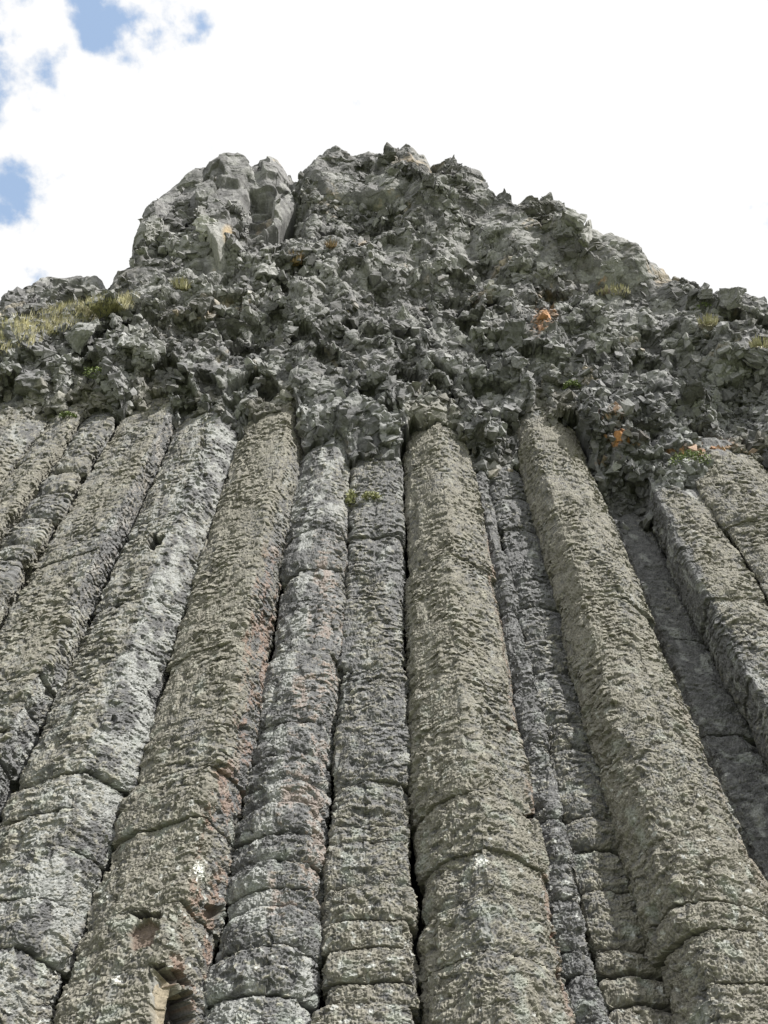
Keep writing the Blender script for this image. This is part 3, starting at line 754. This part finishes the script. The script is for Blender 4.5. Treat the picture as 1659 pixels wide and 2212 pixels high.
# ------------------------------------------------------------------ crags on the skyline: closed, thick, angular rock masses
def crag(name, label, cat, outline, centre, thick, dep, seed, nrad=150, nang=420, dark=0., facets=(), scale=1., hk=.16, amp=1., nchip=230):
    O = np.array(outline, float) ; Cn = np.array(centre, float); want = O[:, 1].min() + 4; shift = 0.
    for it in range(3):
        C2 = np.vstack([O, O[:1]]); seg = np.linalg.norm(np.diff(C2, axis=0), axis=1); cum = np.concatenate([[0], np.cumsum(seg)])
        a = np.arange(nang) / nang * cum[-1]
        ox = np.interp(a, cum, C2[:, 0]); oy = np.interp(a, cum, C2[:, 1])
        def shell(front):
            r = np.linspace(0, 1, nrad)[:, None] ** .8 if front else np.linspace(1, 0, nrad // 4 + 1)[1:, None]
            px = Cn[0] + r * (ox - Cn[0])[None]; py = Cn[1] + r * (oy - Cn[1])[None]
            B = backproj(px, py, dep)
            prof = np.sqrt(np.clip(1 - r ** 5.0, 0, 1)) + 0 * px
            return px, py, B, prof, r
        px, py, B, prof, r = shell(True)
        X, Y, Z = B[..., 0], B[..., 1], B[..., 2]
        d, (c1, c2, e1, e2, c3) = face_disp(X / scale, Z / scale, seed)
        d = d * scale * .8 * amp
        for (x, y, rx, ry, rot, q) in facets:
            d += q * blob(px + 8 * pn2(px / 25, py / 25, seed), py + 8 * pn2(px / 25, py / 25, seed + 1), x, y, rx, ry, rot, .14)
        out = thick * .3 * prof + d * (1 - .75 * sstep(.85, 1., r))
        ca, sa = math.cos(math.radians(10)), math.sin(math.radians(10))
        Vf = np.stack([X, Y - out * ca, Z - out * sa * .3 - .12 * d], -1)
        px2, py2, B2, prof2, r2 = shell(False)
        bk = -(thick * 1.2 + .5) * prof2
        Vb = np.stack([B2[..., 0], B2[..., 1] - bk * ca, B2[..., 2]], -1)
        pyf = proj(Vf[..., 0], Vf[..., 1], Vf[..., 2])[1]; er = want - pyf.min()
        if it < 2: O = O + np.array([0, er * .9]); Cn = Cn + np.array([0, er * .9])
    V = np.concatenate([Vf, Vb], 0)
    V, ca_, cb_ = hackle(V, seed + 900, np.float32(hk), True, -1.)
    nr = V.shape[0]; Vc = V.reshape(-1, 3)
    n1 = len(Vf) ; pad = lambda q: np.concatenate([q, np.repeat(q[-1:], nr - n1, 0)], 0).ravel()
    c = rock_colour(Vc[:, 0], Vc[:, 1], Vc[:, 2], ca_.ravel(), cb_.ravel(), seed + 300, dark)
    PXa, PYa = proj(Vc[:, 0], Vc[:, 1], Vc[:, 2])
    for (x, y, rx, ry, rot, cc) in CRAGMARK:
        c = mixc(c, np.array(cc), blob(PXa, PYa, x, y, rx, ry, rot, .4) * .8)
    sg = -np.sign(grid_normals(Vf, True)[3:, :, 1].mean())
    A = bed_chips(V, c, (2, int(nrad * .85)), (0, nang), nchip, .03, .10, seed + 60, None, .4, .6, sg, True)
    A2 = bed_chips(V, c, (2, int(nrad * .62)), (0, nang), nchip // 6, .12, .26, seed + 64, None, .2, .25, sg, True, CHIPS_L)
    A = (np.vstack([A[0], A2[0]]), np.vstack([A[1], A2[1] + len(A[0])]), np.vstack([A[2], A2[2]]))
    n0 = len(Vc); Vc = np.vstack([Vc, A[0]]); c = np.vstack([c, A[2]])
    org = cw(backproj(Cn[0], float(O[:, 1].max()), dep))
    o = mesh_obj(name, cw(Vc), [grid_faces(nr, nang, wrap=True, flip=True), A[1] + n0], M_CLIFF, None, {'col': np.clip(c, .01, .95)}, origin=org)
    tag(o, label, cat)
    return o
CRAGMARK = [(493, 510, 13, 22, -10, (.36, .27, .16)), (465, 530, 22, 60, -18, (.33, .33, .32)), (40, 690, 40, 25, -20, (.36, .33, .28))]  # the grey entry paints the sunlit triangular face paler
crag('rock_outcrop', 'low pale rock outcrop on the skyline at the far left above the grass', 'rock outcrop',
     [(-120, 720), (0, 665), (60, 640), (110, 605), (170, 592), (222, 604), (240, 640), (200, 660), (120, 690), (30, 720), (-60, 760)], (90, 665), .35, .3, 31, nrad=90, nang=300, amp=.7)
crag('rock_crag', 'tall grey crag left of the summit gap with a bright triangular face', 'crag',
     [(232, 612), (245, 575), (284, 550), (288, 515), (308, 465), (322, 430), (350, 398), (400, 362), (425, 345), (456, 341), (466, 348), (500, 333), (530, 330), (548, 337), (585, 329), (601, 326), (618, 348), (628, 370), (640, 420),
      (600, 470), (535, 500), (510, 545), (470, 585), (400, 600), (320, 612)], (430, 490), .55, -.05, 32, nrad=230, nang=700,
     facets=[(470, 530, 32, 80, -18, .20), (398, 545, 22, 42, 15, -.35), (555, 480, 36, 45, 30, -.22), (320, 520, 30, 80, 10, .08), (500, 400, 45, 40, 0, .1), (590, 380, 30, 40, 0, .08)], amp=.6)
crag('rock_crag', 'dark jagged summit crag at the highest point of the cliff', 'crag',
     [(648, 372), (652, 352), (690, 325), (706, 320), (760, 326), (800, 322), (826, 316), (842, 304), (862, 312), (882, 310), (905, 324), (933, 346), (940, 375), (900, 410), (860, 430), (780, 420), (700, 415)], (790, 372), .35, -.1, 33,
     nrad=130, nang=520, dark=.25, amp=.9)
crag('rock_crag', 'dark blocky crag with a bright slanting rib just right of the summit', 'crag',
     [(905, 372), (930, 352), (972, 345), (992, 352), (1020, 366), (1048, 385), (1056, 405), (1035, 425), (1000, 445), (950, 460), (895, 450), (870, 420)], (965, 402), .5, -.15, 34, nrad=120, nang=420, dark=.3,
     facets=[(940, 400, 30, 20, 0, -.1)], amp=.7)
crag('rock_boulder', 'rounded brown grey boulder standing on the right skyline below the summit', 'boulder',
     [(1092, 470), (1096, 428), (1140, 421), (1158, 432), (1175, 424), (1212, 424), (1223, 436), (1224, 478), (1190, 505), (1130, 500)], (1160, 462), .35, -.12, 35, nrad=90, nang=320, amp=.5)
crag('rock_outcrop', 'low rounded pale knob on the skyline near the right edge', 'rock outcrop',
     [(1500, 640), (1530, 625), (1566, 622), (1600, 640), (1659, 656), (1720, 690), (1680, 720), (1600, 700), (1540, 680)], (1600, 668), .25, .15, 36, nrad=80, nang=300, amp=.6)

# ------------------------------------------------------------------ plants
def blades(n, R, H, seed, w=.006, droop=.5, flat=.5):
    rg = np.random.RandomState(seed)
    V = []; F3 = []; F4 = []
    for i in range(n):
        a = rg.uniform(0, 2 * math.pi); r = R * math.sqrt(rg.uniform()) * .7
        b = np.array([r * math.cos(a), r * math.sin(a) * flat, 0.]); L_ = H * rg.uniform(.5, 1.1)
        dr = np.array([math.cos(a) * rg.uniform(.2, 1) * droop, math.sin(a) * rg.uniform(.2, 1) * droop - .25, 1.]); dr /= np.linalg.norm(dr)
        sd = np.array([-math.sin(a + rg.uniform(-1, 1)), math.cos(a + rg.uniform(-1, 1)), 0]) * w
        m = b + dr * L_ * .55; t = b + dr * L_ * .9 + np.array([dr[0] * .3, dr[1] * .3, -.15 * rg.uniform(0, 1.5)]) * L_
        k = len(V); V += [b - sd, b + sd, m - sd * .7, m + sd * .7, t]
        F4.append([k, k + 1, k + 3, k + 2]); F3.append([k + 2, k + 3, k + 4])
    return np.array(V), [np.array(F4), np.array(F3)]
def leafy(n, R, H, seed, w=.012):
    rg = np.random.RandomState(seed); V = []; F = []
    for i in range(n):
        u = rg.normal(size=3); u /= np.linalg.norm(u); u[2] = abs(u[2]) * .8
        p = u * np.array([R, R * .7, H]) * rg.uniform(.55, 1.)
        a = rg.normal(size=3); a /= np.linalg.norm(a); b = np.cross(a, rg.normal(size=3)); b /= np.linalg.norm(b)
        k = len(V); s = w * rg.uniform(.6, 1.3)
        V += [p - a * s, p + b * s * .45, p + a * s, p - b * s * .45]; F.append([k, k + 1, k + 2, k + 3])
    return np.array(V), [np.array(F)]
M_GREEN = plain('green_leaf', (.13, .175, .05), .6, .4, 40); M_YG = plain('yellow_green_leaf', (.25, .26, .12), .6, .3, 40)
M_STRAW = plain('straw_blade', (.36, .34, .21), .7, .3, 20); M_RUSTY = plain('rusty_grass', (.27, .19, .10), .7, .3, 20); M_OLIVE = plain('olive_grass', (.50, .47, .30), .7, .35, 8)
dg = bpy.context.evaluated_depsgraph_get()
def hit(px, py):
    bpy.context.view_layer.update()
    rx, ry, rz = ray(px, py)
    o = np.array([0, 0, EYE]); v = cw(np.array([float(rx), float(ry), float(rz)])) - o; v /= np.linalg.norm(v)
    ok, loc, nor, idx, ob, mt = scene.ray_cast(bpy.context.evaluated_depsgraph_get(), mathutils.Vector(tuple(o)), mathutils.Vector(tuple(v)))
    return np.array(loc) if ok else None
def plant(name, label, px, py, kind, R, H, mat, seed, n=150, **kw):
    p = hit(px, py)
    if p is None: p = cw(backproj(px, py))
    V, F = (leafy if kind == 'leaf' else blades)(n, R, H, seed, **kw)
    o = mesh_obj(name, V, F, mat); tc_ = np.array([0, 0, EYE]) - p; o.location = tuple(p + tc_ / np.linalg.norm(tc_) * .035)
    tag(o, label, 'grass tuft' if kind == 'blade' else 'plant')
    return o
plant('cushion_plant', 'round bright green cushion plant in the middle of the broken rock face', 1237, 838, 'leaf', .085, .10, M_GREEN, 1, 420)
plant('cushion_plant', 'yellow green plant hanging in the crack left of the flat faced column', 757, 1090, 'leaf', .055, .17, M_YG, 2, 380)
plant('cushion_plant', 'small yellow green plant on the top of the flat faced column', 803, 1076, 'leaf', .075, .06, M_YG, 3, 260)
plant('leafy_plant', 'small bright green plant on top of the broad left edge column', 146, 900, 'leaf', .08, .05, M_GREEN, 4, 260)
plant('leafy_plant', 'faint green plant patch on the rubble at the left below the grass', 205, 806, 'leaf', .12, .04, M_GREEN, 5, 220)
plant('fern', 'green fern spreading over the ledge beside the orange lichen at the right', 1490, 998, 'leaf', .17, .09, M_GREEN, 6, 480)
plant('grass_tuft', 'straw coloured grass tuft at the foot of the left crag', 390, 626, 'blade', .13, .14, M_STRAW, 7, 150)
plant('grass_tuft', 'small orange brown grass tuft on the rock right of the left crag', 637, 570, 'blade', .10, .16, M_RUSTY, 8, 130)
plant('grass_tuft', 'tiny orange tuft below the dark slabs under the summit', 716, 535, 'blade', .07, .10, M_RUSTY, 9, 80)
plant('grass_tuft', 'wide straw yellow grass patch on the ledge of the right slope', 1325, 634, 'blade', .24, .07, M_STRAW, 10, 170)
plant('grass_tuft', 'yellow grass tuft near the right edge below the skyline knob', 1530, 700, 'blade', .12, .10, M_STRAW, 11, 100)
plant('grass_tuft', 'brownish grass tuft at the very right edge of the slope', 1648, 750, 'blade', .14, .10, M_STRAW, 12, 130)
plant('leafy_plant', 'small green weed on the right slope beneath the pale knob', 1520, 668, 'leaf', .09, .08, M_GREEN, 13, 120)

def grass_slope():
    rg = np.random.RandomState(3); V = []; F = [[], []]; nv = 0
    poly = [(0, 700, 60), (60, 690, 55), (120, 675, 45), (180, 660, 32), (240, 645, 18), (280, 640, 10)]
    for i in range(430):
        x = rg.uniform(-60, 290); yc = np.interp(x, [-60, 0, 120, 200, 290], [740, 725, 690, 665, 645]); hh = np.interp(x, [-60, 0, 150, 290], [40, 38, 26, 8])
        y = yc + rg.uniform(-1, 1) * hh
        p = hit(x, y)
        if p is None: continue
        v, f = blades(14, .07, .11, i, w=.003)
        V.append(v + p + np.array([0, .03, -.02]))
        for k in range(2): F[k].append(f[k] + nv)
        nv += len(v)
    o = mesh_obj('grass', np.vstack(V), [np.vstack(F[0]), np.vstack(F[1])], M_OLIVE)
    tag(o, 'olive and straw coloured grass covering the slope at the left under the outcrop', 'grass', kind='stuff')
grass_slope()
